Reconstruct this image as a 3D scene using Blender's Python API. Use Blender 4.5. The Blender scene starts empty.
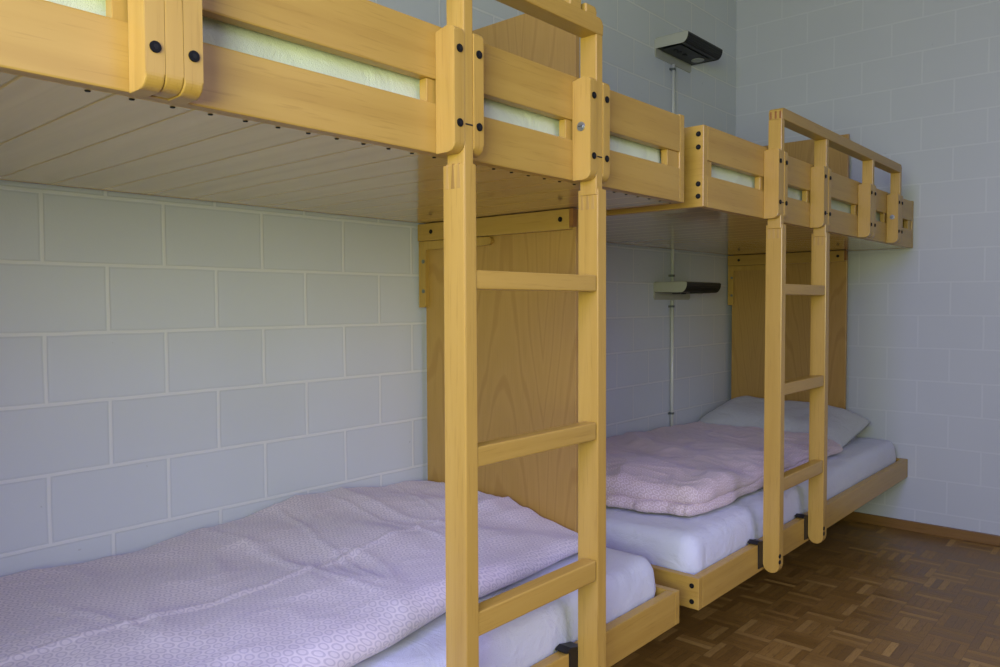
import bpy, bmesh, math, random
from mathutils import Vector, Matrix, noise
random.seed(7)
scn = bpy.context.scene
col = scn.collection

# ---------------------------------------------------------------- constants (metres)
YB = 3.974            # back wall plane
XR = 0.875            # outer face of the bed rails
BH, BW = 0.152, 0.2620   # wall block course height / block length
Z0 = 0.1015           # height of a course line
YJ = 0.5874 + BW / 2           # a joint on the left wall (integer rows)
XJ = 0.6379 + BW / 2           # a joint on the back wall

# ================================================================= materials
def lin(r, g, b):
    f = lambda c: (c / 255 / 12.92) if c / 255 <= 0.04045 else ((c / 255 + 0.055) / 1.055) ** 2.4
    return (f(r), f(g), f(b), 1)

class NT:
    def __init__(s, name):
        m = bpy.data.materials.new(name); m.use_nodes = True
        s.m = m; s.t = m.node_tree; s.n = s.t.nodes; s.l = s.t.links
        s.b = s.n['Principled BSDF']
    def new(s, typ, **kw):
        n = s.n.new(typ)
        for k, v in kw.items(): setattr(n, k, v)
        return n
    def put(s, sock, v):
        if hasattr(v, 'default_value') or isinstance(v, bpy.types.NodeSocket): s.l.new(v, sock)
        else: sock.default_value = v
    def math(s, op, a, b=None, c=None, clamp=False):
        n = s.new('ShaderNodeMath', operation=op); n.use_clamp = clamp
        s.put(n.inputs[0], a)
        if b is not None: s.put(n.inputs[1], b)
        if c is not None: s.put(n.inputs[2], c)
        return n.outputs[0]
    def mix(s, f, a, b, blend='MIX'):
        n = s.new('ShaderNodeMix', data_type='RGBA', blend_type=blend)
        s.put(n.inputs[0], f); s.put(n.inputs[6], a); s.put(n.inputs[7], b)
        return n.outputs[2]
    def noise(s, vec, scale, detail=3, rough=.5, dist=0, dims='3D'):
        n = s.new('ShaderNodeTexNoise', noise_dimensions=dims)
        if vec is not None: s.l.new(vec, n.inputs['Vector'])
        n.inputs['Scale'].default_value = scale; n.inputs['Detail'].default_value = detail
        n.inputs['Roughness'].default_value = rough; n.inputs['Distortion'].default_value = dist
        return n
    def ramp(s, f, stops):
        n = s.new('ShaderNodeValToRGB'); s.l.new(f, n.inputs[0])
        e = n.color_ramp.elements
        while len(e) < len(stops): e.new(0.5)
        for q, (p, c) in zip(e, stops): q.position = p; q.color = c
        return n.outputs[0]
    def smooth(s, v, a, b):
        n = s.new('ShaderNodeMapRange', interpolation_type='SMOOTHSTEP')
        s.put(n.inputs[0], v); n.inputs[1].default_value = a; n.inputs[2].default_value = b
        return n.outputs[0]
    def bump(s, h, strength, dist):
        n = s.new('ShaderNodeBump'); n.inputs['Strength'].default_value = strength
        n.inputs['Distance'].default_value = dist; s.l.new(h, n.inputs['Height'])
        s.l.new(n.outputs[0], s.b.inputs['Normal']); return n
    def worldpos(s):
        g = s.new('ShaderNodeNewGeometry'); return g.outputs['Position']
    def xyz(s, v):
        n = s.new('ShaderNodeSeparateXYZ'); s.l.new(v, n.inputs[0]); return n.outputs
    def vec(s, x, y, z):
        n = s.new('ShaderNodeCombineXYZ'); s.put(n.inputs[0], x); s.put(n.inputs[1], y); s.put(n.inputs[2], z)
        return n.outputs[0]
    def scaled(s, v, sc, loc=(0, 0, 0)):
        n = s.new('ShaderNodeMapping'); s.l.new(v, n.inputs[0]); n.inputs['Scale'].default_value = sc
        n.inputs['Location'].default_value = loc
        return n.outputs[0]

def block_wall(name, axis, phase, relief=1.0, c1=(207, 212, 220), c2=(199, 204, 213)):
    """painted masonry: running bond, slim rounded joints under the paint"""
    t = NT(name); P = t.worldpos(); s = t.xyz(P)
    wob = t.noise(P, 9, 2).outputs[0]
    u0 = s[0 if axis == 'X' else 1]
    v = t.math('DIVIDE', t.math('SUBTRACT', s[2], Z0 - 10 * BH), BH)
    v = t.math('ADD', v, t.math('MULTIPLY', t.math('SUBTRACT', wob, .5), .02))
    row = t.math('FLOOR', v)
    par = t.math('MODULO', row, 2.0)
    u = t.math('DIVIDE', t.math('SUBTRACT', u0, phase - 30 * BW), BW)
    # the row directly below z = Z0 + 8*BH carries joints on whole numbers
    u = t.math('ADD', u, t.math('MULTIPLY', par, .5))
    u = t.math('ADD', u, t.math('MULTIPLY', t.math('SUBTRACT', t.noise(P, 6, 2).outputs[0], .5), .015))
    fu = t.math('FRACT', u); fv = t.math('FRACT', v)
    du = t.math('MULTIPLY', t.math('MINIMUM', fu, t.math('SUBTRACT', 1.0, fu)), BW)
    dv = t.math('MULTIPLY', t.math('MINIMUM', fv, t.math('SUBTRACT', 1.0, fv)), BH)
    d = t.math('MINIMUM', du, dv)
    core = t.math('SUBTRACT', 1.0, t.smooth(d, .0025, .0050))
    groove = t.math('SUBTRACT', 1.0, t.smooth(t.math('ABSOLUTE', t.math('SUBTRACT', d, .0055)), .0, .003))
    cell = t.new('ShaderNodeTexWhiteNoise', noise_dimensions='2D')
    t.l.new(t.vec(t.math('FLOOR', u), row, 0.0), cell.inputs['Vector'])
    base = t.mix(t.noise(P, 2.2, 4).outputs[0], lin(*c1), lin(*c2))
    base = t.mix(t.math('MULTIPLY', cell.outputs[0], .18), base, lin(186, 188, 190))
    speck = t.math('GREATER_THAN', t.noise(P, 38, 1).outputs[0], .80)
    base = t.mix(t.math('MULTIPLY', speck, .35), base, lin(150, 150, 150))
    c = t.mix(t.math('MULTIPLY', core, .55 * relief), base, lin(228, 228, 228))
    c = t.mix(t.math('MULTIPLY', groove, .13 * relief), c, lin(150, 150, 155))
    t.l.new(c, t.b.inputs['Base Color']); t.b.inputs['Roughness'].default_value = .48
    t.b.inputs['Specular IOR Level'].default_value = .35
    h = t.math('ADD', t.math('MULTIPLY', core, .9), t.math('MULTIPLY', groove, -.35))
    h = t.math('ADD', h, t.math('MULTIPLY', t.noise(P, 220, 2).outputs[0], .25))
    h = t.math('ADD', h, t.math('MULTIPLY', t.noise(P, 14, 3).outputs[0], .35))
    t.bump(h, .40 * relief, .0018)
    return t.m

def wood(name, axis, a=(180, 143, 66), b=(169, 131, 57), rough=.38, fleck=True):
    t = NT(name); P = t.worldpos()
    oi = t.new('ShaderNodeObjectInfo'); rnd = oi.outputs['Random']
    off = t.vec(t.math('MULTIPLY', rnd, 17.), t.math('MULTIPLY', rnd, 31.), t.math('MULTIPLY', rnd, 11.))
    va = t.new('ShaderNodeVectorMath', operation='ADD'); t.l.new(P, va.inputs[0]); t.l.new(off, va.inputs[1])
    sc = {'X': (1.2, 26, 26), 'Y': (26, 1.2, 26), 'Z': (26, 26, 1.2)}[axis]
    v = t.scaled(va.outputs[0], sc)
    big = t.noise(v, 1.0, 3, .55, .6).outputs[0]
    fine = t.noise(t.scaled(va.outputs[0], tuple(q * 9 for q in sc)), 1.0, 2, .6).outputs[0]
    c = t.ramp(big, [(.25, lin(*b)), (.5, lin(*a)), (.8, lin(min(a[0] + 8, 255), a[1] + 8, a[2] + 8))])
    c = t.mix(t.math('MULTIPLY', t.smooth(fine, .55, .75), .30 if fleck else .15), c, lin(b[0] - 34, b[1] - 34, b[2] - 28))
    hs = t.new('ShaderNodeHueSaturation'); t.l.new(c, hs.inputs['Color'])
    t.l.new(t.math('ADD', .94, t.math('MULTIPLY', rnd, .12)), hs.inputs['Value'])
    t.l.new(hs.outputs[0], t.b.inputs['Base Color'])
    t.b.inputs['Roughness'].default_value = rough
    t.b.inputs['Specular IOR Level'].default_value = .45
    t.b.inputs['Coat Weight'].default_value = .12; t.b.inputs['Coat Roughness'].default_value = .25
    t.bump(fine, .12, .0006)
    return t.m

def plywood(name):
    """rotary-cut beech veneer with flame figure running up the panel"""
    t = NT(name); P = t.worldpos(); s = t.xyz(P)
    oi = t.new('ShaderNodeObjectInfo'); rnd = oi.outputs['Random']
    x = t.math('ADD', s[0], t.math('MULTIPLY', rnd, 0.6))
    nz = t.noise(t.vec(t.math('MULTIPLY', x, 5.), t.math('MULTIPLY', s[1], 1.), t.math('MULTIPLY', s[2], .9)), 1.0, 3, .5).outputs[0]
    # nested arches
    xc = t.math('SUBTRACT', t.math('FRACT', t.math('MULTIPLY', x, 3.4)), .5)
    ar = t.math('ADD', t.math('MULTIPLY', t.math('POWER', t.math('ABSOLUTE', xc), 1.7), 26.), t.math('MULTIPLY', s[2], 7.5))
    ar = t.math('ADD', ar, t.math('MULTIPLY', nz, 9.))
    w = t.math('SINE', t.math('MULTIPLY', ar, 2.4))
    fine = t.noise(t.scaled(P, (260, 260, 8)), 1.0, 2, .6).outputs[0]
    f = t.math('ADD', t.math('MULTIPLY', w, .25), .5)
    c = t.mix(f, lin(172, 134, 70), lin(180, 142, 78))
    c = t.mix(t.math('MULTIPLY', t.smooth(w, .72, 1.0), .5), c, lin(156, 116, 58))
    c = t.mix(t.math('MULTIPLY', t.smooth(fine, .5, .75), .35), c, lin(148, 110, 56))
    t.l.new(c, t.b.inputs['Base Color']); t.b.inputs['Roughness'].default_value = .36
    t.b.inputs['Specular IOR Level'].default_value = .4
    return t.m

def deck_mat():
    """boards laid across the bed with V joints"""
    t = NT('deck_boards'); P = t.worldpos(); s = t.xyz(P)
    q = t.math('DIVIDE', t.math('SUBTRACT', s[1], .394 - 9.96), .0996)
    cell = t.math('FLOOR', q); f = t.math('FRACT', q)
    d = t.math('MULTIPLY', t.math('MINIMUM', f, t.math('SUBTRACT', 1., f)), .098)
    wn = t.new('ShaderNodeTexWhiteNoise', noise_dimensions='1D'); t.l.new(cell, wn.inputs['W'])
    v = t.vec(t.math('ADD', t.math('MULTIPLY', s[0], 1.4), t.math('MULTIPLY', cell, 7.3)), t.math('MULTIPLY', s[1], 24.), t.math('MULTIPLY', s[2], 20.))
    g = t.noise(v, 1.0, 3, .55, .5).outputs[0]
    c = t.ramp(g, [(.3, lin(192, 158, 92)), (.55, lin(208, 174, 108)), (.75, lin(214, 182, 118))])
    c = t.mix(t.math('MULTIPLY', wn.outputs[0], .22), c, lin(182, 146, 84))
    gr = t.math('SUBTRACT', 1.0, t.smooth(d, .0012, .0030))
    c = t.mix(t.math('MULTIPLY', gr, .9), c, lin(190, 156, 34))
    t.l.new(c, t.b.inputs['Base Color']); t.b.inputs['Roughness'].default_value = .3
    t.l.new(t.math('SUBTRACT', 1., t.math('MULTIPLY', gr, .9)), t.b.inputs['Coat Weight'])
    t.b.inputs['Coat Roughness'].default_value = .07; t.b.inputs['Coat IOR'].default_value = 1.5
    t.bump(t.math('MULTIPLY', gr, -1.0), .5, .0015)
    return t.m

def parquet():
    t = NT('mosaic_parquet'); P = t.worldpos(); s = t.xyz(P); A = .12
    X = t.math('DIVIDE', t.math('SUBTRACT', s[0], .985 - 12.0), A); Y = t.math('DIVIDE', t.math('SUBTRACT', s[1], 2.50 - 24.0), A)
    cx, cy = t.math('FLOOR', X), t.math('FLOOR', Y); fx, fy = t.math('FRACT', X), t.math('FRACT', Y)
    par = t.math('MODULO', t.math('ADD', cx, cy), 2.0)
    along = t.math('ADD', t.math('MULTIPLY', fx, par), t.math('MULTIPLY', fy, t.math('SUBTRACT', 1., par)))   # across the strips
    st = t.math('FLOOR', t.math('MULTIPLY', along, 5.)); fs = t.math('FRACT', t.math('MULTIPLY', along, 5.))
    wn = t.new('ShaderNodeTexWhiteNoise', noise_dimensions='3D'); t.l.new(t.vec(cx, cy, st), wn.inputs['Vector'])
    wc = t.new('ShaderNodeTexWhiteNoise', noise_dimensions='2D'); t.l.new(t.vec(cx, cy, 0.), wc.inputs['Vector'])
    c = t.ramp(wn.outputs[0], [(0., lin(120, 88, 40)), (.4, lin(136, 101, 47)), (.8, lin(150, 113, 55)), (1., lin(178, 140, 76))])
    c = t.mix(t.math('MULTIPLY', wc.outputs[0], .35), c, lin(126, 94, 44))
    ga = t.vec(t.math('ADD', t.math('MULTIPLY', s[0], t.math('ADD', 30., t.math('MULTIPLY', par, 250.))), t.math('MULTIPLY', st, 5.)),
               t.math('MULTIPLY', s[1], t.math('SUBTRACT', 280., t.math('MULTIPLY', par, 250.))), 0.)
    g = t.noise(ga, 1., 2, .6).outputs[0]
    c = t.mix(t.math('MULTIPLY', t.smooth(g, .45, .75), .35), c, lin(70, 42, 16))
    de = t.math('MULTIPLY', t.math('MINIMUM', t.math('MINIMUM', fx, t.math('SUBTRACT', 1., fx)), t.math('MINIMUM', fy, t.math('SUBTRACT', 1., fy))), A)
    ds = t.math('MULTIPLY', t.math('MINIMUM', fs, t.math('SUBTRACT', 1., fs)), A / 5)
    gap = t.math('SUBTRACT', 1., t.smooth(t.math('MINIMUM', de, ds), .0003, .0014))
    c = t.mix(t.math('MULTIPLY', gap, .45), c, lin(70, 48, 22))
    t.l.new(c, t.b.inputs['Base Color'])
    t.l.new(t.math('ADD', .30, t.math('MULTIPLY', wn.outputs[0], .12)), t.b.inputs['Roughness'])
    t.b.inputs['Specular IOR Level'].default_value = .45
    t.bump(t.math('ADD', t.math('MULTIPLY', gap, -1.), t.math('MULTIPLY', g, .15)), .35, .001)
    return t.m

def ring_cloth(name, ground, ring, pitch=.026, tint=None, strength=.75):
    t = NT(name); uv = t.new('ShaderNodeUVMap').outputs[0]
    nn = t.noise(uv, 16, 2); q = t.xyz(uv); qn = t.xyz(nn.outputs['Color'])
    ux = t.math('DIVIDE', t.math('ADD', q[0], t.math('MULTIPLY', t.math('SUBTRACT', qn[0], .5), .016)), pitch)
    uy = t.math('DIVIDE', t.math('ADD', q[1], t.math('MULTIPLY', t.math('SUBTRACT', qn[1], .5), .016)), pitch * 1.732)
    def lat(o):
        ax = t.math('SUBTRACT', t.math('FRACT', t.math('ADD', ux, o)), .5)
        ay = t.math('MULTIPLY', t.math('SUBTRACT', t.math('FRACT', t.math('ADD', uy, o)), .5), 1.732)
        return t.math('SQRT', t.math('ADD', t.math('MULTIPLY', ax, ax), t.math('MULTIPLY', ay, ay)))
    d = t.math('MINIMUM', lat(0.0), lat(.5))
    r = t.math('SUBTRACT', 1., t.smooth(t.math('ABSOLUTE', t.math('SUBTRACT', d, .34)), .05, .11))
    core_ = t.math('SUBTRACT', 1., t.smooth(d, .16, .26))
    weave = t.noise(uv, 900, 1).outputs[0]
    g = t.mix(t.math('MULTIPLY', t.noise(uv, 3, 3).outputs[0], .5), lin(*ground), lin(*(tint or ground)))
    c = t.mix(t.math('MULTIPLY', r, strength), g, lin(*ring))
    c = t.mix(t.math('MULTIPLY', core_, .12), c, lin(*ring))
    t.l.new(c, t.b.inputs['Base Color']); t.b.inputs['Roughness'].default_value = .8
    t.b.inputs['Sheen Weight'].default_value = .25; t.b.inputs['Specular IOR Level'].default_value = .2
    h = t.math('ADD', t.math('MULTIPLY', weave, .25), t.math('MULTIPLY', t.noise(uv, 30, 4, .6, .8).outputs[0], 1.0))
    t.bump(h, .35, .006)
    return t.m

def cloth(name, a, b, bumpscale=16, bs=.35, check=False):
    t = NT(name); P = t.new('ShaderNodeTexCoord').outputs['Object']
    c = t.mix(t.noise(P, 4, 3).outputs[0], lin(*a), lin(*b))
    if check:
        uv = t.new('ShaderNodeUVMap').outputs[0]
        vo = t.new('ShaderNodeTexVoronoi', feature='F1', voronoi_dimensions='2D'); t.l.new(t.scaled(uv, (70, 70, 70)), vo.inputs['Vector'])
        vo.inputs['Randomness'].default_value = .3
        k = t.math('SUBTRACT', 1., t.smooth(t.math('ABSOLUTE', t.math('SUBTRACT', vo.outputs['Distance'], .3)), .04, .12))
        c = t.mix(t.math('MULTIPLY', k, .9), c, lin(a[0] - 50, a[1] - 50, a[2] - 48))
    t.l.new(c, t.b.inputs['Base Color']); t.b.inputs['Roughness'].default_value = .85
    t.b.inputs['Sheen Weight'].default_value = .2; t.b.inputs['Specular IOR Level'].default_value = .2
    h = t.math('ADD', t.noise(P, bumpscale, 4, .55, 1.2).outputs[0], t.math('MULTIPLY', t.noise(P, 600, 1).outputs[0], .12))
    t.bump(h, bs, .018)
    return t.m

def plain(name, c, rough=.5, metal=0., spec=.5):
    t = NT(name); P = t.new('ShaderNodeTexCoord').outputs['Object']
    k = t.mix(t.noise(P, 25, 2).outputs[0], lin(*c), lin(*[max(q - 8, 0) for q in c]))
    t.l.new(k, t.b.inputs['Base Color']); t.b.inputs['Roughness'].default_value = rough
    t.b.inputs['Metallic'].default_value = metal; t.b.inputs['Specular IOR Level'].default_value = spec
    return t.m

M = {
    'wall_left': block_wall('painted_blocks_left', 'Y', YJ),
    'wall_back': block_wall('painted_blocks_back_shaded', 'X', XJ, .3, (190, 192, 195), (182, 184, 188)),  # base colour darkened to stand in for weaker daylight on this wall
    'wx': wood('beech_across', 'X'), 'wy': wood('beech_along', 'Y'), 'wz': wood('beech_upright', 'Z'),
    'edge': wood('beech_end_grain', 'Z', (176, 140, 74), (150, 116, 56)),
    'dark_edge': wood('beech_dark_end_grain', 'X', (140, 92, 42), (116, 74, 32)),
    'ply': plywood('beech_plywood'),
    'deck': deck_mat(), 'parquet': parquet(),
    'base': wood('baseboard_oak', 'X', (128, 92, 44), (108, 76, 34)),
    'bolt': plain('black_bolt', (18, 18, 20), .6, 0, .25), 'socket': plain('bolt_socket', (6, 6, 7), .6),
    'steel': plain('zinc_screw', (176, 178, 176), .3, .9),
    'hook': plain('black_steel_hook', (16, 16, 22), .45),
    'strap': plain('grey_bracket_bolt', (120, 126, 124), .4, .6),
    'duvet_a': ring_cloth('ring_print_lilac', (216, 206, 212), (168, 158, 176), .0205, (206, 196, 202), .6),
    'duvet_b': ring_cloth('ring_print_rose', (196, 174, 180), (222, 206, 214), .0205, (184, 160, 160), .75),
    'sheet': cloth('fitted_sheet', (208, 208, 220), (198, 199, 212), 10, .5),
    'sheet_up': cloth('fitted_sheet_upper', (214, 218, 192), (202, 210, 178), 7, .5),
    'pillow': cloth('pillow_cotton', (200, 201, 202), (188, 189, 191), 14, .35, True),
    'lamp_grey': plain('lamp_grey_lacquer', (176, 176, 164), .45),
    'lamp_black': plain('lamp_black_plastic', (20, 24, 22), .4),
    'lamp_dark': plain('lamp_black_underside', (30, 32, 30), .5),
    'lens': plain('lamp_diffuser', (150, 152, 142), .3),
    'pipe': plain('conduit_steel', (224, 225, 218), .35, .1),
    'plaster': plain('plaster_grey', (140, 140, 136), .8),
    'ceiling': plain('ceiling_boards', (214, 210, 182), .85),
}

# ================================================================= object helpers
def wloc(p):
    v = Vector((0, 0, 0))
    while p: v += p.location; p = p.parent
    return v
def link_mesh(name, bm, mat, parent=None, smooth=False, origin=None, mats=None):
    bmesh.ops.recalc_face_normals(bm, faces=bm.faces)
    xs = [v.co.copy() for v in bm.verts]
    lo = Vector((min(c.x for c in xs), min(c.y for c in xs), min(c.z for c in xs)))
    hi = Vector((max(c.x for c in xs), max(c.y for c in xs), max(c.z for c in xs)))
    ctr = Vector(origin) if origin is not None else (lo + hi) / 2
    bmesh.ops.translate(bm, verts=bm.verts, vec=-ctr)
    me = bpy.data.meshes.new(name); bm.to_mesh(me); bm.free()
    for f in me.polygons: f.use_smooth = smooth
    o = bpy.data.objects.new(name, me); col.objects.link(o)
    for m in (mats or [mat]): me.materials.append(m)
    o.location = ctr - wloc(parent)
    if parent: o.parent = parent
    return o
def box_bm(x0, x1, y0, y1, z0, z1, bev=.0025, seg=2, bm=None):
    own = bm is None
    b = bmesh.new()
    bmesh.ops.create_cube(b, size=1)
    for v in b.verts:
        v.co = Vector(((x0 + x1) / 2 + v.co.x * (x1 - x0), (y0 + y1) / 2 + v.co.y * (y1 - y0), (z0 + z1) / 2 + v.co.z * (z1 - z0)))
    if bev: bmesh.ops.bevel(b, geom=b.edges[:], offset=bev, segments=seg, profile=.6, affect='EDGES')
    if own: return b
    me = bpy.data.meshes.new('tmp'); b.to_mesh(me); b.free(); bm.from_mesh(me); bpy.data.meshes.remove(me)
    return bm
def prism_bm(pts, axis, a0, a1, bev=.0015, bm=None):
    """pts = outline in the plane across axis ((x,z) for Y, (y,z) for X, (x,y) for Z)"""
    b = bmesh.new()
    def mk(p, a):
        return {'Y': (p[0], a, p[1]), 'X': (a, p[0], p[1]), 'Z': (p[0], p[1], a)}[axis]
    A = [b.verts.new(mk(p, a0)) for p in pts]; B = [b.verts.new(mk(p, a1)) for p in pts]
    fa = b.faces.new(A); fb = b.faces.new(B[::-1]); n = len(pts)
    for i in range(n): b.faces.new((A[i], B[i], B[(i + 1) % n], A[(i + 1) % n]))
    if bev:
        ed = [e for e in b.edges if e in fa.edges[:] or e in fb.edges[:]]
        bmesh.ops.bevel(b, geom=ed, offset=bev, segments=2, profile=.6, affect='EDGES')
    if bm is None: return b
    me = bpy.data.meshes.new('tmp'); b.to_mesh(me); b.free(); bm.from_mesh(me); bpy.data.meshes.remove(me)
    return bm
def arc(cx, cz, r, a0, a1, n=8):
    return [(cx + r * math.cos(math.radians(a0 + (a1 - a0) * i / n)), cz + r * math.sin(math.radians(a0 + (a1 - a0) * i / n))) for i in range(n + 1)]
def disc_bm(c, axis, r, h, seg=20, bm=None, dome=0):
    """short bevelled cylinder centred on c, running along axis"""
    b = bmesh.new()
    bmesh.ops.create_cone(b, cap_ends=True, segments=seg, radius1=r, radius2=r, depth=h)
    ed = [e for e in b.edges if abs(e.verts[0].co.z - e.verts[1].co.z) < 1e-6]
    bmesh.ops.bevel(b, geom=ed, offset=min(h, r) * .25, segments=2, affect='EDGES')
    R = {'X': Matrix.Rotation(math.pi / 2, 4, 'Y'), 'Y': Matrix.Rotation(math.pi / 2, 4, 'X'), 'Z': Matrix.Identity(4)}[axis]
    bmesh.ops.transform(b, matrix=Matrix.Translation(c) @ R, verts=b.verts)
    if bm is None: return b
    me = bpy.data.meshes.new('tmp'); b.to_mesh(me); b.free(); bm.from_mesh(me); bpy.data.meshes.remove(me)
    return bm
def empty(name, loc):
    o = bpy.data.objects.new(name, None); col.objects.link(o); o.location = loc; o.empty_display_size = .05
    return o
def tag(o, label=None, cat=None, group=None, kind=None):
    if label: o['label'] = label
    if cat: o['category'] = cat
    if group: o['group'] = group
    if kind: o['kind'] = kind
    return o
def struct(name, bm, mat):
    return tag(link_mesh(name, bm, mat), kind='structure')

_boltmesh = {}
def bolt(parent, c, axis, name='bolt', kind='black'):
    """barrel bolt head with a hexagon socket; axis -Y or +X faces the room"""
    key = (axis, kind)
    if key not in _boltmesh:
        b = bmesh.new()
        if kind == 'black':
            disc_bm(Vector((0, 0, 0)), axis, .0068, .0030, bm=b)
            n0 = len(b.faces)
            off = Vector((.0014, 0, 0)) if axis == 'X' else Vector((0, -.0014, 0))
            r = bmesh.new(); bmesh.ops.create_cone(r, cap_ends=True, segments=6, radius1=.0030, radius2=.0030, depth=.0012)
            R = {'X': Matrix.Rotation(math.pi / 2, 4, 'Y'), 'Y': Matrix.Rotation(math.pi / 2, 4, 'X')}[axis]
            bmesh.ops.transform(r, matrix=Matrix.Translation(off) @ R, verts=r.verts)
            me = bpy.data.meshes.new('t'); r.to_mesh(me); r.free(); b.from_mesh(me); bpy.data.meshes.remove(me)
            b.faces.ensure_lookup_table()
            for f in b.faces[n0:]: f.material_index = 1
            mats = [M['bolt'], M['socket']]
        elif kind == 'steel':
            disc_bm(Vector((0, 0, 0)), axis, .0095, .0026, bm=b); disc_bm(Vector((0, -.0016, 0)), axis, .0062, .0026, bm=b)
            n0 = len(b.faces); box_bm(-.0045, .0045, -.0032, -.0028, -.0007, .0007, 0, bm=b)
            b.faces.ensure_lookup_table()
            for f in b.faces[n0:]: f.material_index = 1
            mats = [M['steel'], M['socket']]
        elif kind == 'zinc':
            disc_bm(Vector((0, 0, 0)), axis, .0065, .003, bm=b); mats = [M['strap']]
        else:
            disc_bm(Vector((0, 0, 0)), axis, .0034, .0016, seg=12, bm=b); mats = [M['bolt']]
        me = bpy.data.meshes.new(name); b.to_mesh(me); b.free()
        for m in mats: me.materials.append(m)
        _boltmesh[key] = me
    o = bpy.data.objects.new(name, _boltmesh[key]); col.objects.link(o)
    o.location = Vector(c) - wloc(parent); o.parent = parent
    return o

# ================================================================= room shell
XM, YN, CH = 3.2, -1.00, 2.85
struct('floor', box_bm(-.15, XM + .15, YN - .15, YB + .15, -.12, 0, 0), M['parquet'])
struct('ceiling', box_bm(-.15, XM + .15, YN - .15, YB + .15, CH, CH + .12, 0), M['ceiling'])
struct('wall_left', box_bm(-.15, 0, YN - .15, YB + .15, 0, CH, 0), M['wall_left'])
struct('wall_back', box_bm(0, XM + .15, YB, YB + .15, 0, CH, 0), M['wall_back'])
# right wall (out of frame)
RY0, RY1, RZ0, RZ1 = .20, 2.20, 1.15, 2.45
b = bmesh.new()
box_bm(XM, XM + .15, YN - .15, RY0, 0, CH, 0, bm=b); box_bm(XM, XM + .15, RY1, YB, 0, CH, 0, bm=b)
box_bm(XM, XM + .15, RY0, RY1, 0, RZ0, 0, bm=b); box_bm(XM, XM + .15, RY0, RY1, RZ1, CH, 0, bm=b)
struct('wall_right', b, M['plaster'])
b = bmesh.new()
for y in (RY0, RY1 - .04): box_bm(XM + .05, XM + .11, y, y + .04, RZ0, RZ1, .003, bm=b)
for z in (RZ0, RZ1 - .04): box_bm(XM + .05, XM + .11, RY0, RY1, z, z + .04, .003, bm=b)
struct('window_2', b, M['wy'])
# window wall behind the camera, with a wide opening for the daylight
WX0, WX1, WZ0, WZ1 = .93, 2.75, .80, 2.60
b = bmesh.new()
box_bm(0, WX0, YN - .15, YN, 0, CH, 0, bm=b); box_bm(WX1, XM, YN - .15, YN, 0, CH, 0, bm=b)
box_bm(WX0, WX1, YN - .15, YN, 0, WZ0, 0, bm=b); box_bm(WX0, WX1, YN - .15, YN, WZ1, CH, 0, bm=b)
struct('wall_front', b, M['plaster'])
b = bmesh.new()
for x in (WX0, WX1 - .04): box_bm(x, x + .04, YN - .11, YN - .05, WZ0, WZ1, .003, bm=b)
for z in (WZ0, WZ1 - .04): box_bm(WX0, WX1, YN - .11, YN - .05, z, z + .04, .003, bm=b)
struct('window_1', b, M['wy'])
struct('added_shade_wall', box_bm(0, 1.08, -.52, -.34, 0, CH, 0), M['plaster'])  # unseen masonry, added to keep window light off the near wall and duvet
struct('baseboard_back', box_bm(.016, XM, YB - .014, YB, 0, .046, .002), M['base'])
struct('baseboard_left', box_bm(0, .014, YN, YB - .0005, 0, .046, .002), M['base'])

# ================================================================= bunk beds
ZB, ZT = 1.327, 1.540          # upper rail underside / guard board top
ZL0, ZL1 = .252, .338           # lower rail
XF = .9205                       # front of posts and clip blocks
def clip_profile(ztop, zbot, r=.018, rt=.008):
    return [(XR, zbot)] + arc(XF - r, zbot + r, r, -90, 0) + arc(XF - rt, ztop - .003 - rt, rt, 0, 80, 4) + [(XF - .020, ztop), (XR, ztop - .006)]

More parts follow.
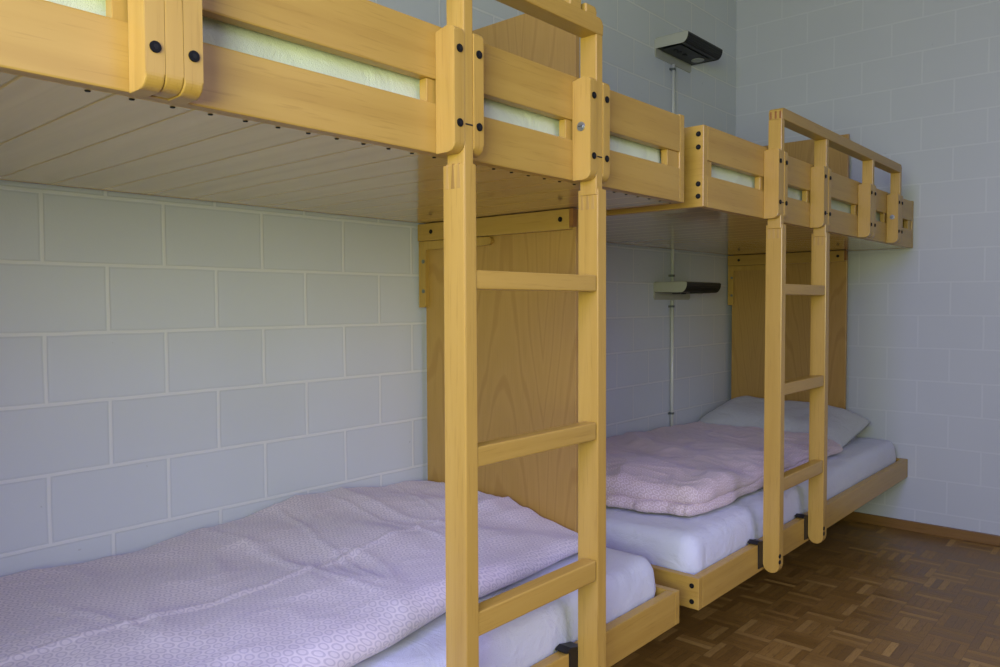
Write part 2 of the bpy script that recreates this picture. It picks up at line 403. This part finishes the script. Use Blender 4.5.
def bunk(name, y0, y1, clips, label, steel_at, panel_y, screws):
    B = empty(name, (.45, (y0 + y1) / 2, 0)); tag(B, label, 'bunk bed', 'wooden bunk beds along the block wall')
    e = .023
    # --- upper frame
    link_mesh('side_rail', box_bm(XR - .022, XR, y0 + e, y1 - e, ZB, 1.410), M['wy'], B)
    link_mesh('guard_board', box_bm(XR - .022, XR, y0 + e, y1 - e, 1.450, ZT), M['wy'], B)
    link_mesh('wall_rail', box_bm(.022, .046, y0 + e, y1 - e, ZB + .002, 1.43), M['wy'], B)
    for (a, c, near) in ((y0, y0 + e, True), (y1 - e, y1, False)):
        o = link_mesh('end_board', box_bm(.022, XR, a, c, ZB, ZT if near else ZT + .004), M['wx'], B)
        if near and y0 > 1:
            for z in (1.517, 1.483, 1.387, 1.355): bolt(o, (XR - .015, a - .0012, z), 'Y')
    dk = link_mesh('deck', box_bm(.046, XR - .0222, y0 + e, y1 - e, ZB + .0005, ZB + .018, .0005, 1), M['deck'], B)
    if screws:
        for i in range(-1, 27): bolt(dk, (XR - .030, 0.418 + .0512 * i, ZB), 'Z', 'screw', 'small')
    # spacers seen in the gap between the two boards
    def spacer(a, c): link_mesh('spacer_block', box_bm(XR - .0215, XR - .004, a, c, 1.4103, 1.4497, .001), M['wz'], B)
    spacer(y1 - e - .055, y1 - e - .0005); spacer(y0 + e + .0005, y0 + e + .03)
    # --- clip blocks, posts, handrail
    ladder = None
    ps = []
    for a, kind in clips:
        p0, p1 = a + .0235, a + .0455
        spacer(a - .016, a + .06)
        for i, (q0, q1) in enumerate(((a, p0 - .0006), (p1 + .0006, a + .070))):
            o = link_mesh('clip_block', prism_bm(clip_profile(1.533, 1.3255), 'Y', q0, q1, .002), M['wz'], B)
            for z in (1.494, 1.373):
                bolt(o, (XF + .0012, (q0 + q1) / 2 - (.0 if i else .0), z), 'X')
            if i == 0 and a in steel_at:
                bolt(o, ((XR + XF) / 2, q0 - .001, 1.433), 'Y', 'screw', 'steel')
        ps.append((p0, p1, kind))
    hb, ht = 1.620, 1.653
    lad = empty('ladder', Vector((.89, 0, 0)) - B.location); lad.location = Vector((.89, (y0 + y1) / 2, 0)) - B.location; lad.parent = B
    lp = []
    for (p0, p1, kind), (a_, _k) in zip(ps, clips):
        xi = XR + .007
        if kind == 'ladder':
            xl, xf = .8705, XF + .0005
            rr = (xf - xl) / 2; zj = 1.309
            prof = [(xl, zj), (xl, .250 + rr)] + arc(xl + rr, .250 + rr, rr, 180, 360, 12)[1:-1] + [(xf, .250 + rr), (xf, zj)]
            da, db = LEG[round(a_, 3)]
            bb = prism_bm(prof, 'Y', p0 + da, p1 + db, .003)
            prism_bm([(XR + .003, zj - .012), (XF - .0015, zj - .012), (XF - .0015, hb), (XR + .003, hb)], 'Y', p0, p1, .002, bm=bb)
            o = link_mesh('ladder_post', bb, M['wz'], lad)
            for k in range(3):
                x = .881 + .0135 * k
                b = bmesh.new()
                q = [(x - .004, 1.268), (x + .004, 1.268), (x + .0015, 1.310), (x - .0015, 1.310)]
                link_mesh('finger_joint', prism_bm(q, 'Y', p0 + da - .0005, p0 + da + .003, .0002), M['edge'], lad)
            link_mesh('joint_slot', box_bm(XF - .003, XF - .0009, p0 + .003, p1 - .002, 1.3725, 1.3750, 0), M['socket'], lad)
            lp.append((p0, p1))
            for z in (.306, .288): bolt(o, (XF + .0008, (p0 + p1) / 2, z), 'X')
            # finger joint where the thicker leg meets the post
        else:
            link_mesh('guard_post', prism_bm([(xi, hb), (xi, 1.327)] + arc(XF - .018, 1.345, .018, -90, 0) + [(XF, hb)], 'Y', p0, p1, .002), M['wz'], B)
    lp.sort()
    a, c = lp[0][1], lp[1][0]
    for z, h in ((1.132, .033), (.829, .036), (.541, .043)):
        link_mesh('rung', box_bm(.888, XF - .001, a, c, z - h, z, .004, 3), M['wy'], lad)
    # handrail with rounded ends and finger joints over the posts
    q0, q1 = min(p[0] for p in ps), max(p[1] for p in ps)
    prof = [(q0, hb)] + [(q0, ht - .01)] + arc(q0 + .01, ht - .01, .01, 180, 90, 5)[1:] + arc(q1 - .012, ht - .012, .012, 90, 0, 5) + [(q1, hb)]
    hr = link_mesh('handrail', prism_bm(prof, 'X', XR + .004, XF, .003), M['wy'], B)
    for yy in (q0 - .0004,):
        for x in (XR + .010, XR + .025, XR + .039):
            link_mesh('finger_joint', box_bm(x - .003, x + .003, yy, yy + .004, hb + .002, ht - .009, .0004, 1), M['dark_edge'], hr)
    # --- lower frame
    XL = .868
    o = link_mesh('lower_side_rail', box_bm(XL - .026, XL, y0 + e, y1 - e, ZL0, ZL1), M['wy'], B)
    link_mesh('lower_wall_rail', box_bm(.004, .030, y0 + e, y1 - e, ZL0, ZL1), M['wy'], B)
    for a, c, near in ((y0, y0 + e, True), (y1 - e, y1, False)):
        o = link_mesh('lower_end_board', box_bm(.004, XL, a, c, ZL0, ZL1), M['wx'], B)
        if near and y0 > 1:
            for z in (.315, .272): bolt(o, (XL - .020, a - .0012, z), 'Y')
    b = bmesh.new()
    n = 14
    for i in range(n):
        ya = y0 + .05 + (y1 - y0 - .17) * i / (n - 1)
        box_bm(.0305, XL - .0265, ya, ya + .07, .272, .290, .002, bm=b)
    tag(link_mesh('slats', b, M['wx'], B))
    # black steel hooks that carry the lower rail on the ladder
    for p0, p1 in lp:
        t_ = .003
        ya, yb = p0 - .026, p1 - .004
        pr = [(XL - .029, ZL1 - .02), (XL - .029, ZL1 + t_), (XL + t_, ZL1 + t_), (XL + t_, ZL0 + .012), (XL + .0004, ZL0 + .012), (XL + .0004, ZL1 + .0004), (XL - .0264, ZL1 + .0004), (XL - .0264, ZL1 - .02)]
        b = prism_bm(pr, 'Y', ya, yb, .0006)
        prism_bm([(ya + .002, ZL1 + .002), (ya - .012, ZL1 + .004), (ya - .012, ZL1 + .007), (ya + .004, ZL1 + .012), (ya + .02, ZL1 + .008), (yb, ZL1 + .003)], 'X', XL - .028, XL + .003, .0005, bm=b)
        link_mesh('rail_hook', b, M['hook'], B)
    # --- head panels and the bracket under the deck
    py = panel_y
    link_mesh('head_panel', prism_bm([(.026, .449), (.608, .449), (.608, 1.3255), (.026, 1.3255)], 'Y', py, py + .018, .002), M['ply'], B)
    link_mesh('upper_head_panel', prism_bm([(.026, 1.512), (.608, 1.512), (.608, 1.880), (.026, 1.880)], 'Y', py, py + .018, .002), M['ply'], B)
    o = link_mesh('panel_beam', box_bm(.010, .600, py - .020, py - .0005, 1.272, 1.3255, .002), M['wx'], B)
    for x in (.072, .572): bolt(o, (x, py - .0212, 1.299), 'Y')
    link_mesh('beam_end_block', box_bm(.6005, .613, py - .019, py - .0005, 1.278, 1.3255, .001), M['dark_edge'], B)
    pr = [(.010, 1.064), (.036, 1.064), (.041, 1.070), (.041, 1.246), (.30, 1.246)] + arc(.306, 1.258, .012, -90, 90, 6) + [(.010, 1.2715)]
    o = link_mesh('angle_bracket', prism_bm(pr, 'Y', py - .016, py - .0005, .002), M['wz'], B)
    for z in (1.115, 1.208): bolt(o, (.032, py - .017, z), 'Y', 'bolt', 'zinc')
    return B

LEG = {.905: (-.003, .005), 1.291: (.003, .012), 2.256: (.006, .016), 2.640: (.004, .016)}
B1 = bunk('bunk_bed', -.305, 1.767,
          [(.017, 'stub'), (.402, 'stub'), (.905, 'ladder'), (1.291, 'ladder')],
          'nearer wooden bunk bed, cut off by the left edge, with the larger ladder', [1.291], 1.673, True)
B2 = bunk('bunk_bed', 1.871, 3.970,
          [(2.256, 'ladder'), (2.640, 'ladder'), (3.148, 'stub'), (3.532, 'stub')],
          'farther wooden bunk bed reaching into the corner at the back wall', [3.532], 3.886, False)
# two rounded pegs standing up at the end of the nearer handrail
hr1 = [c for c in B1.children if c.name.startswith('handrail')][0]
for ya, h in ((1.294, .026), (1.240, .038)):
    link_mesh('peg', prism_bm([(ya, 1.6535), (ya + .036, 1.6535), (ya + .036, 1.653 + h - .01)] + arc(ya + .028, 1.653 + h - .008, .008, 0, 90, 4) + [(ya, 1.653 + h)], 'X', XR + .008, XF - .012, .003), M['wy'], hr1)

# ================================================================= bedding
def cosgrid(n, k=.75):
    out = []
    for i in range(n + 1):
        t = i / n
        s = .5 - .5 * math.cos(math.pi * t)
        out.append(t * (1 - k) + s * k)
    return out
def slab(name, mat, corner, top, bottom, nx, ny, rx, ry, parent=None, uvs=None, sub=0, pw=2.0):
    """soft closed slab: corner(u,v)->(x,y); top/bottom(x,y)->z ; edges roll over a radius"""
    bm = bmesh.new(); U, V = cosgrid(nx), cosgrid(ny)
    T = {}; Bm = {}
    uvmap = {}
    for i, u in enumerate(U):
        for j, v in enumerate(V):
            x, y = corner(u, v)
            zt, zb = top(x, y, u, v), bottom(x, y)
            ex = min(u, 1 - u) * rx[0]; ey = min(v, 1 - v) * rx[1]
            f = 1.0
            for e, r in ((ex, ry[0]), (ey, ry[1])):
                if e < r: f *= (1 - (1 - e / r) ** pw) ** (1 / pw)
            mid = zb + (zt - zb) * .42
            z1 = mid + (zt - mid) * f; z0 = mid + (zb - mid) * f
            a = bm.verts.new((x, y, z1)); T[i, j] = a; uvmap[a] = (u, v)
            if i in (0, nx) or j in (0, ny): Bm[i, j] = a
            else:
                c = bm.verts.new((x, y, z0)); Bm[i, j] = c; uvmap[c] = (u, v)
    for i in range(nx):
        for j in range(ny):
            q = (T[i, j], T[i + 1, j], T[i + 1, j + 1], T[i, j + 1])
            bm.faces.new(q)
            r = (Bm[i, j], Bm[i, j + 1], Bm[i + 1, j + 1], Bm[i + 1, j])
            try: bm.faces.new(r)
            except ValueError: pass
    lay = bm.loops.layers.uv.new('UVMap')
    # arc-length UV so that the print does not stretch down the rolled edge
    L = {}
    for j in range(ny + 1):
        s = 0; L[0, j] = 0
        for i in range(1, nx + 1):
            s += (T[i, j].co - T[i - 1, j].co).length; L[i, j] = s
    K = {}
    for i in range(nx + 1):
        s = 0; K[i, 0] = 0
        for j in range(1, ny + 1):
            s += (T[i, j].co - T[i, j - 1].co).length; K[i, j] = s
    inv = {v: k for k, v in T.items()}
    inv.update({v: k for k, v in Bm.items()})
    for f in bm.faces:
        for lp in f.loops:
            k = inv[lp.vert]; lp[lay].uv = (L[k], K[k])
    return link_mesh(name, bm, mat, parent, smooth=True)

def nz(x, y, s, seed=0):
    return noise.noise(Vector((x * s, y * s, seed * 7.31)))
def ridge(x, y, s, seed):
    return (1 - abs(nz(x, y, s, seed)) * 2.2)

def mattress(name, mat, x0, x1, y0, y1, z0, z1, seed, label, cat='mattress', group=None, r=.045):
    def corner(u, v):
        # rounded plan corners
        x = x0 + (x1 - x0) * u; y = y0 + (y1 - y0) * v
        cx, cy = (x0 + x1) / 2, (y0 + y1) / 2
        R = .05
        dx, dy = max(abs(x - cx) - ((x1 - x0) / 2 - R), 0), max(abs(y - cy) - ((y1 - y0) / 2 - R), 0)
        m = max(dx, dy); d = math.hypot(dx, dy)
        if d > m > 0:
            k = m / d
            x = cx + math.copysign((x1 - x0) / 2 - R + dx * k, x - cx) if dx > 0 else x
            y = cy + math.copysign((y1 - y0) / 2 - R + dy * k, y - cy) if dy > 0 else y
        w = .006 * abs(nz(x * .2, y, 7, seed)) + .004 * abs(nz(x, y, 16, seed))
        return x - w * max(0, (u - .5) * 2), y - w * (v - .5) * 2
    def top(x, y, u, v):
        e = min(u * (x1 - x0), (1 - u) * (x1 - x0), v * (y1 - y0), (1 - v) * (y1 - y0))
        return z1 - .002 + .003 * nz(x, y, 3, seed) + .002 * nz(x, y, 12, seed + 1) + .003 * max(0, ridge(x * .4, y, 9, seed + 2)) ** 3 - .010 * math.exp(-e / .06)
    bot = lambda x, y: z0
    o = slab(name, mat, corner, top, bot, 36, 70, (x1 - x0, y1 - y0), (r, r), pw=2.6)
    tag(o, label, cat, group)
    return o

G = 'mattresses on the bunks'
LM1 = mattress('mattress', M['sheet'], .036, .840, -.27, 1.740, .2915, .436, 1, 'white sheeted mattress on the nearer lower bunk under the lilac duvet', group=G)
LM2 = mattress('mattress', M['sheet'], .036, .840, 1.898, 3.93, .2915, .436, 2, 'pale sheeted mattress on the farther lower bunk under the rose duvet and pillow', group=G)
UM1 = mattress('mattress', M['sheet_up'], .05, .850, -.27, 1.738, 1.3456, 1.500, 3, 'pale sheeted mattress seen through the guard rail of the nearer upper bunk', group=G, r=.035)
UM2 = mattress('mattress', M['sheet_up'], .05, .850, 1.915, 3.925, 1.3456, 1.500, 4, 'pale sheeted mattress seen through the guard rail of the farther upper bunk', group=G, r=.035)

# --- lilac duvet, lower bunk 1
def table(t, v):
    if v <= t[0][0]: return t[0][1]
    for (a, p), (b, q) in zip(t, t[1:]):
        if v <= b:
            k = (v - a) / (b - a); k = k * k * (3 - 2 * k)
            return p + (q - p) * k
    return t[-1][1]
WALLH = [(-.3, .52), (.2, .535), (.49, .533), (.72, .512), (.84, .524), (.97, .536), (1.2, .560), (1.355, .570), (1.56, .545), (1.67, .510)]
PANH = [(0, .508), (.228, .520), (.387, .524), (.45, .500), (.52, .478), (.61, .470), (.66, .462)]
def d1_corner(u, v):
    y = -.22 + (1.6685 + .22) * v
    xr = .770 - .155 * (min(y, 1.08) - .84) - .050 * max(0, y - 1.08)
    if y < .70: xr = .792 + .030 * (1 - math.exp(-(.70 - y) / .25))
    xr += .006 * nz(0, y, 5, 3)
    x0 = .010
    return x0 + (xr - x0) * u, y + .010 * nz(u * 2, v, 3, 5) * (1 - v) * v
def d1_top(x, y, u, v):
    z = .516
    k = math.exp(-max(0, x - .02) / .17)
    z = z * (1 - k) + table(WALLH, y) * k
    z -= .012 * max(0, min(1, (x - .55) / .2))
    k = math.exp(-max(0, 1.66 - y) / .20)
    z = z * (1 - k) + table(PANH, x) * k
    z += (.010 * nz(x, y, 2.6, 11) + .006 * nz(x, y, 6.5, 12)) * (1 - .7 * k)
    # pressed fold lines: one along the bed, three across
    def crease(d, w, h): return h * math.exp(-(d / w) ** 2)
    z += crease(x - .465 + .09 * max(0, y - .8) - .010 * nz(x, y, 3, 21), .0065, .0055)
    for yc, s, sl, xa, xb in ((.93, 1, .06, .0, .70), (1.06, 1, -.22, .0, .66), (1.25, .8, .10, .05, .62), (.50, .8, .3, .2, .6), (1.42, .7, -.3, .0, .4)):
        m = max(0, min(1, (x - xa) / .08)) * max(0, min(1, (xb - x) / .08))
        z += m * crease(y - yc - .03 * nz(x, s, 4, 22) - sl * (x - .3), .0075, .0048 * s)
    # soft diagonal swells and fine crumples
    z += .007 * math.sin((y * .9 - x * .8) * 19 + 2.4 * nz(x, y, 2.2, 35)) * (.35 + .65 * max(0, min(1, (y - .7) / .4)))
    z += .0075 * max(0, ridge(x * .55 + .3 * y, y, 7, 31)) ** 2 * (.6 + nz(x, y, 2, 33))
    z += .0022 * max(0, ridge(x, y * .5, 20, 32))
    return z
tag(slab('duvet', M['duvet_a'], d1_corner, d1_top, lambda x, y: .4435 + .001 * nz(x, y, 9, 4), 170, 300, (.8, 1.88), (.045, .022)),
    'lilac duvet with small ring print spread over the nearer lower bunk', 'duvet')

# --- rose duvet, lower bunk 2: folded double at the near end
def d2_corner(u, v):
    xr = .768
    y0 = 1.985 + .060 * u + .016 * nz(u * 3, 0, 2.2, 8) - .03 * math.exp(-((u - .55) / .2) ** 2)
    y1 = 3.480 - .03 * math.sin(u * 3) - .06 * max(0, u - .7)
    y = y0 + (y1 - y0) * v
    xx = xr - .012 * max(0, (y - 2.3) / 1.2) + .010 * nz(0, y, 5, 9) + .006 * nz(0, y, 12, 10)
    # rounded corners on the room side
    if v < .08: xx -= .022 * (1 - v / .08) ** 2.2
    if v > .92: xx -= .08 * ((v - .92) / .08) ** 2.2
    return .016 + (xx - .016) * u, y + (.02 * (u - .8) / .2 * (1 - v / .2) ** 2 if u > .8 and v < .2 else 0)
def d2_top(x, y, u, v):
    z = .524 + .018 * math.exp(-((y - 2.25) / .22) ** 2)
    z -= .040 * max(0, (y - 2.6) / .9)
    z -= .020 * max(0, min(1, (x - .52) / .22))
    z += .016 * nz(x, y, 3.0, 41) + .012 * nz(x, y, 7, 42)
    z += .009 * math.sin((y * .9 + x * .7) * 20 + 2.6 * nz(x, y, 3, 43)) * math.exp(-((y - 2.8) / .6) ** 2)
    z += .007 * max(0, ridge(x * .9 + .4 * y, y * .6, 6, 44)) ** 2 + .006 * max(0, ridge(x, y, 14, 45)) ** 2
    return z
slab2 = slab('duvet', M['duvet_b'], d2_corner, d2_top, lambda x, y: .464 + .004 * nz(x, y, 9, 6), 100, 190, (.76, 1.5), (.045, .04))
tag(slab2, 'rose pink printed duvet folded back on the farther lower bunk', 'duvet')
def d2b_corner(u, v):
    x, y = d2_corner(u, v)
    y0 = d2_corner(u, 0)[1]
    return min(x + .006 * math.sin(y * 23) + .004, .79), y + (-.016 + .024 * nz(u * 6, 0, 3, 77) + .010 * nz(u * 20, 0, 3, 78)) * (1 - v)
def d2b_top(x, y, u, v): return .478 + .008 * nz(x, y, 10, 51) + .005 * nz(x, y, 26, 52)
link = slab('lower_fold', M['duvet_b'], d2b_corner, d2b_top, lambda x, y: .4435 + .001 * nz(x, y, 9, 6), 90, 120, (.76, 1.5), (.02, .02), parent=slab2)

# --- pillow
def pil_corner(u, v):
    a, c = u * 2 - 1, v * 2 - 1
    # pinched corners: the sides bow inwards
    w = .372 * (1 - .03 * (1 - c * c)) * (1 - .05 * (abs(a * c)) ** 3); h = .215 * (1 - .05 * (1 - a * a)) * (1 - .07 * (abs(a * c)) ** 3)
    return a * w, c * h
def pil_top(x, y, u, v):
    a, c = u * 2 - 1, v * 2 - 1
    q = ((1 - a ** 4) * (1 - c ** 4)) ** .5
    return .072 * q + .009 * nz(x, y, 7, 61) * q + .006 * max(0, ridge(x, y, 9, 62)) * q
def pil_bot(x, y): return -.034
pil = slab('pillow', M['pillow'], pil_corner, pil_top, pil_bot, 60, 40, (.75, .43), (.16, .12), pw=1.9)
pil.rotation_euler = (math.radians(11), math.radians(1.5), math.radians(-2))
pil.location = (.372, 3.665, .526)
tag(pil, 'grey patterned pillow leaning at the head of the farther lower bunk', 'pillow')

# ================================================================= reading lamps and conduit
def lamp(z, label):
    """z = underside of the head"""
    y0, y1 = 3.118, 3.460
    L = empty('reading_lamp', (0, (y0 + y1) / 2, z)); tag(L, label, 'lamp', 'wall reading lamps')
    link_mesh('wall_plate', prism_bm([(y0, z - .026), (y0 + .01, z - .036), (y1 - .01, z - .036), (y1, z - .026), (y1, z + .04), (y0, z + .04)], 'X', .0005, .006, .001), M['lamp_grey'], L)
    sc = lambda o: [(.140 - o + .028 * math.sin(math.radians(t)), z - .003 + o + .043 * (1 - math.cos(math.radians(t)))) for t in range(0, 91, 15)]
    ch = [(.0062, z), (.118, z - .003)] + sc(0) + [(.162, z + .043), (.0062, z + .043)]
    link_mesh('end_cheek', prism_bm(ch, 'Y', y0, y0 + .004, .0008), M['lamp_grey'], L)
    link_mesh('end_cheek', prism_bm(ch, 'Y', y1 - .004, y1, .0008), M['lamp_black'], L)
    link_mesh('lamp_head', prism_bm([(.0065, z + .003), (.118, z)] + sc(.002) + [(.160, z + .0405), (.0065, z + .0405)], 'Y', y0 + .0045, y1 - .0045, .001), M['lamp_black'], L)
    b = bmesh.new()
    for i in range(6):
        t = math.radians(12 + i * 13)
        cx, cz = .141 + .028 * math.sin(t), z - .002 + .043 * (1 - math.cos(t))
        box_bm(cx - .002, cx + .0014, y0 + .006, y1 - .006, cz - .001, cz + .001, .0004, 1, bm=b)
    link_mesh('fluted_front', b, M['lamp_dark'], L)
    link_mesh('top_sheet', box_bm(.0065, .162, y0, y1, z + .0435, z + .0455, .0006), M['lamp_grey'], L)
    un = link_mesh('underside', box_bm(.02, .122, y0 + .02, y1 - .02, z - .005, z - .0035, .0005), M['lamp_dark'], L)
    link_mesh('diffuser', disc_bm(Vector((.078, y1 - .075, z - .007)), 'Z', .030, .003, 24), M['lens'], un)
    for yy in (y0 + .07, y0 + .105):
        link_mesh('socket', disc_bm(Vector((.070, yy, z - .007)), 'Z', .011, .003, 16), M['socket'], un)
    link_mesh('switch', box_bm(.062, .078, y0 + .145, y0 + .165, z - .010, z - .0055, .001), M['socket'], un)
    return L
lamp(2.229, 'grey and black reading lamp high on the block wall above the upper bunk')
lamp(1.127, 'grey and black reading lamp on the block wall over the lower bunk')

def pipe(z0, z1, label):
    yc = 3.273
    p = empty('conduit_pipe', (.013, yc, z0)); tag(p, label, 'pipe', 'conduit runs to the lamps')
    b = bmesh.new(); bmesh.ops.create_cone(b, cap_ends=True, segments=14, radius1=.0075, radius2=.0075, depth=z1 - z0)
    bmesh.ops.translate(b, verts=b.verts, vec=(.0125, yc, (z0 + z1) / 2))
    link_mesh('tube', b, M['pipe'], p, smooth=True)
    return p, yc
def clampb(p, yc, z):
    b = prism_bm([(.001, yc - .018), (.004, yc - .018), (.004, yc - .011), (.019, yc - .010), (.022, yc - .004), (.022, yc + .004), (.019, yc + .010), (.001, yc + .010)], 'Z', z - .005, z + .005, .0008)
    link_mesh('pipe_clip', b, M['strap'], p)
p, yc = pipe(1.174, 2.192, 'slim grey conduit running between the two reading lamps')
for z in (2.168, 1.387, 1.205): clampb(p, yc, z)
p, yc = pipe(.3395, 1.089, 'slim grey conduit running from the lower reading lamp down behind the bed')
for z in (1.060, .552): clampb(p, yc, z)

# ================================================================= light
w = bpy.data.worlds.new('sky'); scn.world = w; w.use_nodes = True
nt = w.node_tree; bg = nt.nodes['Background']
sky = nt.nodes.new('ShaderNodeTexSky'); sky.sky_type = 'HOSEK_WILKIE'
sky.sun_direction = (.3, .6, .7); sky.turbidity = 4
nt.links.new(sky.outputs[0], bg.inputs[0]); bg.inputs[1].default_value = .3

def area(name, loc, rot, sx, sy, power, colr, spread=180):
    l = bpy.data.lights.new(name, 'AREA'); l.shape = 'RECTANGLE'; l.size = sx; l.size_y = sy
    l.energy = power; l.color = colr; l.spread = math.radians(spread)
    o = bpy.data.objects.new(name, l); col.objects.link(o); o.location = loc; o.rotation_euler = [math.radians(a) for a in rot]
    return o
cx = (WX0 + WX1) / 2; cz = (WZ0 + WZ1) / 2
# daylight at the window opening: sky light falling inwards and down, green light off the foliage coming up
area('foliage_light', (2.10, YN - .02, 1.28), (108, 0, 0), 1.2, .9, 56, (.97, 1.07, .60), 160)
area('sky_light', (2.10, YN - .02, 2.12), (46, 0, 0), 1.2, .9, 20, (.18, .25, 1.5), 130)
area('sky_light_left', (1.25, YN - .02, 1.9), (60, 0, 0), .6, 1.2, 26, (.60, .56, 1.4), 150)
area('side_sky_light', (XM + .02, (RY0 + RY1) / 2, 1.8), (0, 51, 0), 1.2, 1.9, 8.6, (.84, .80, 1.38), 96)

# ================================================================= camera
cd = bpy.data.cameras.new('camera'); cam = bpy.data.objects.new('camera', cd); col.objects.link(cam)
F, YAW, PIT, ROL = 770.375, 0.72432, -0.03800, -0.00398
cd.sensor_width = 36; cd.lens = F / 1000 * 36; cd.clip_start = .02; cd.clip_end = 60
f = Vector((-math.sin(YAW) * math.cos(PIT), math.cos(YAW) * math.cos(PIT), math.sin(PIT)))
r = f.cross(Vector((0, 0, 1))).normalized(); u = r.cross(f)
r2 = r * math.cos(ROL) + u * math.sin(ROL); u2 = -r * math.sin(ROL) + u * math.cos(ROL)
cam.matrix_world = Matrix(((r2.x, u2.x, -f.x, 1.8180), (r2.y, u2.y, -f.y, 0), (r2.z, u2.z, -f.z, 1.0736), (0, 0, 0, 1)))
scn.camera = cam
vs = scn.view_settings
scn.display_settings.display_device = 'sRGB'
vs.view_transform = 'Standard'; vs.look = 'None'; vs.gamma = 1; vs.use_curve_mapping = False
vs.exposure = 0.0
